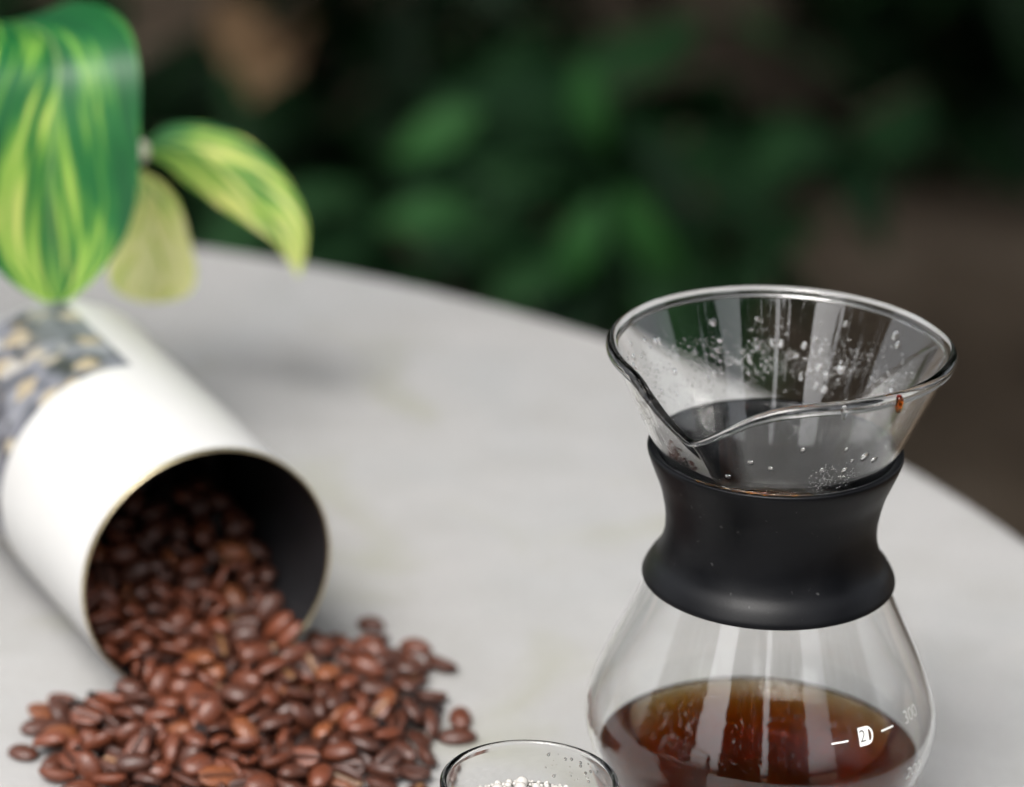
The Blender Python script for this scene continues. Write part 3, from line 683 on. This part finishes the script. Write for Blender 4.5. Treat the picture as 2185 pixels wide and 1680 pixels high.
# ------------------------------------------------------------------ added trees and hedges, out of view: they shade the background and show as bands in the glass
def tree(label, base, trunk_r, trunk_h, crown_c, crown_r, nleaf, lsize, seed):
    rnd = random.Random(seed); t = empty('added_shade_tree', (base[0], base[1], GZ-15)); parts = []
    top = Vector((crown_c[0]-base[0], crown_c[1]-base[1], crown_c[2]-GZ))
    P = spline([(0, 0, 0), (rnd.uniform(-40, 40), rnd.uniform(-40, 40), trunk_h*.5), (top.x*.25, top.y*.25, trunk_h), tuple(top)], 6)
    parts.append(tube(P, [trunk_r*(1.15-.75*i/(len(P)-1)) for i in range(len(P))], 14))
    for k in range(9):
        d = Vector((rnd.gauss(0, 1), rnd.gauss(0, 1), rnd.gauss(0, .6))).normalized(); e = top+Vector((d.x*crown_r[0], d.y*crown_r[1], d.z*crown_r[2]))*.75; b = P[int(len(P)*rnd.uniform(.6, .85))]
        parts.append(tube(spline([b, b.lerp(e, .5)+Vector((0, 0, 60)), e], 4), [trunk_r*.35*(1-.09*i) for i in range(9)], 6))
    V, Fc = merge(parts); recalc(mesh_obj('trunk', V, Fc, MAT['bark'], t)); V, Fc = [], []
    clumps = [Vector((rnd.uniform(-1, 1), rnd.uniform(-1, 1), rnd.uniform(-1, 1))) for _ in range(60)]; clumps = [c for c in clumps if c.length < 1]
    for k in range(nleaf):
        c = rnd.choice(clumps)+Vector((rnd.gauss(0, .17), rnd.gauss(0, .17), rnd.gauss(0, .2))); p = top+Vector((c.x*crown_r[0], c.y*crown_r[1], c.z*crown_r[2]))
        a = Vector((rnd.gauss(0, 1), rnd.gauss(0, 1), rnd.gauss(0, .5))).normalized(); b = a.cross(Vector((rnd.gauss(0, .5), rnd.gauss(0, .5), 1))).normalized(); L = lsize*rnd.uniform(.6, 1.3); n = len(V)
        V += [p-a*L*.5, p-a*L*.1+b*L*.24, p+a*L*.5, p-a*L*.1-b*L*.24]; Fc.append((n, n+1, n+2, n+3))
    mesh_obj('crown', V, Fc, MAT['leaf_a'], t, smooth=False); tag(t, label, 'tree', 'trees added to shade the background')
tree('added out-of-view broad leafy tree whose crown shades the shrubs beyond the table', (900, 5200), 120, 1900, (150, 4300, 1650), (2700, 1700, 800), 9000, 190, 31)
tree('added out-of-view low-crowned tree blocking the sky behind the shaded shrubs', (-1400, 6800), 130, 1300, (-900, 7200, 900), (2600, 1000, 1700), 7000, 230, 32)
tree('added out-of-view dense low tree blocking the sky behind the bare soil beyond the carafe', (1900, 6600), 130, 1300, (2000, 7000, 900), (2400, 1000, 1700), 7000, 230, 33)
tree('added out-of-view spreading tree whose boughs block the sky over the far half of the table', (1900, 2100), 120, 2100, (350, 1750, 2150), (2000, 1250, 420), 5200, 200, 34)
def added_hedge_block(label, az0, az1, dist, h, seed):
    """dense hedge block added out of view on the camera side, its gaps show as bright slots in the glass"""
    rnd = random.Random(seed); c = Vector((CX, CY, 0)); am = R((az0+az1)/2); half = dist*math.tan(R(az1-az0)/2); d = Vector((math.sin(am), -math.cos(am), 0)); sdv = Vector((math.cos(am), math.sin(am), 0))
    b = c+d*dist; t = empty('added_hedge', (b.x, b.y, GZ-15)); V, Fc = tube([(0, 0, 0), (10, 0, h*.5), (0, 10, h*.93)], [60, 50, 25], 10); recalc(mesh_obj('trunk', V, Fc, MAT['bark'], t)); V, Fc = [], []
    for k in range(3400):
        u = rnd.uniform(-1, 1); p = sdv*(u*half)+d*rnd.uniform(-200, 200)+Vector((0, 0, rnd.uniform(60, h*(1-.04*abs(u)))))
        a = Vector((rnd.gauss(0, 1), rnd.gauss(0, 1), rnd.gauss(0, .8))).normalized(); q = a.cross(Vector((rnd.gauss(0, 1), rnd.gauss(0, 1), rnd.gauss(0, 1)))).normalized(); L = rnd.uniform(120, 240); n = len(V)
        V += [p-a*L*.5, p+q*L*.28, p+a*L*.5, p-q*L*.28]; Fc.append((n, n+1, n+2, n+3))
    mesh_obj('foliage', V, Fc, MAT['leaf_a'], t, smooth=False); tag(t, label, 'hedge', 'hedges added for bands in the glass')
added_hedge_block('added out-of-view dark hedge, left of the narrow gap mirrored mid-funnel', -28, -2.6, 3300, 3000, 51)
added_hedge_block('added out-of-view dark hedge, right of the narrow gap mirrored mid-funnel', 2.6, 28, 3300, 3000, 52)
added_hedge_block('added out-of-view dark hedge ending the row on the soil side', 47, 86, 3200, 2700, 53)
added_hedge_block('added out-of-view dark hedge ending the row on the can side', -86, -47, 3200, 2700, 54)

def stone(label, px, py, rad, seed, mat='stone'):
    v = fw + cr*((px-512)/3749.2) - cu*((py-393.5)/3749.2); c = Vector((0, 0, CAM_H)) + v*((GZ+rad*.3-CAM_H)/v.z)
    bm = bmesh.new(); bmesh.ops.create_icosphere(bm, subdivisions=3, radius=1)
    for q in bm.verts:
        k = 1+.22*mnoise.noise(q.co*1.4+Vector((seed, 0, 0)))+.06*mnoise.noise(q.co*5); q.co = Vector((q.co.x*1.2, q.co.y, q.co.z*.75))*k*rad
    V = [q.co.copy() for q in bm.verts]; Fc = [tuple(w.index for w in f.verts) for f in bm.faces]; bm.free(); o = mesh_obj('garden_stone', V, Fc, MAT[mat], None, loc=c); tag(o, label, 'stone', 'stones on the soil')
stone('pinkish tan stone on the soil near the shaded shrubs', 1048, 138, 66, 1)
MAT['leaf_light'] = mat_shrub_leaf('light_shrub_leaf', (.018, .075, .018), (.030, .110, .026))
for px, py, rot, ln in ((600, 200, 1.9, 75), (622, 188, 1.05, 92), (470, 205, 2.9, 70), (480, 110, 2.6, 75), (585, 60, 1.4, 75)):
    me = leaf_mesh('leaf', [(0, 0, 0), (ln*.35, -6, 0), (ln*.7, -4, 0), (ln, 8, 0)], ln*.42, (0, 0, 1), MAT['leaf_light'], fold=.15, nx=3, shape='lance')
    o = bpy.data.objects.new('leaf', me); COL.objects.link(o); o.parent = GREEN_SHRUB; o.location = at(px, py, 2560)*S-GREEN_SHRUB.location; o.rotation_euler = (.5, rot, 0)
for px, py, Y, sc_ in ((304, 44, 2700, 1.0), (266, 14, 2760, 1.1), (318, 20, 2720, .8)):
    o = bpy.data.objects.new('dry_leaf', leaf_mesh('dry_leaf', [(0, 0, 0), (24*sc_, 0, 10), (52*sc_, 0, 4), (80*sc_, 0, -16)], 46*sc_, (0, .5, .8), MAT['dry'], fold=.3, nx=3, shape='lance')); COL.objects.link(o)
    o.parent = DARK_SHRUB; o.location = at(px, py, Y)*S-DARK_SHRUB.location; o.rotation_euler = (0, .6, px)
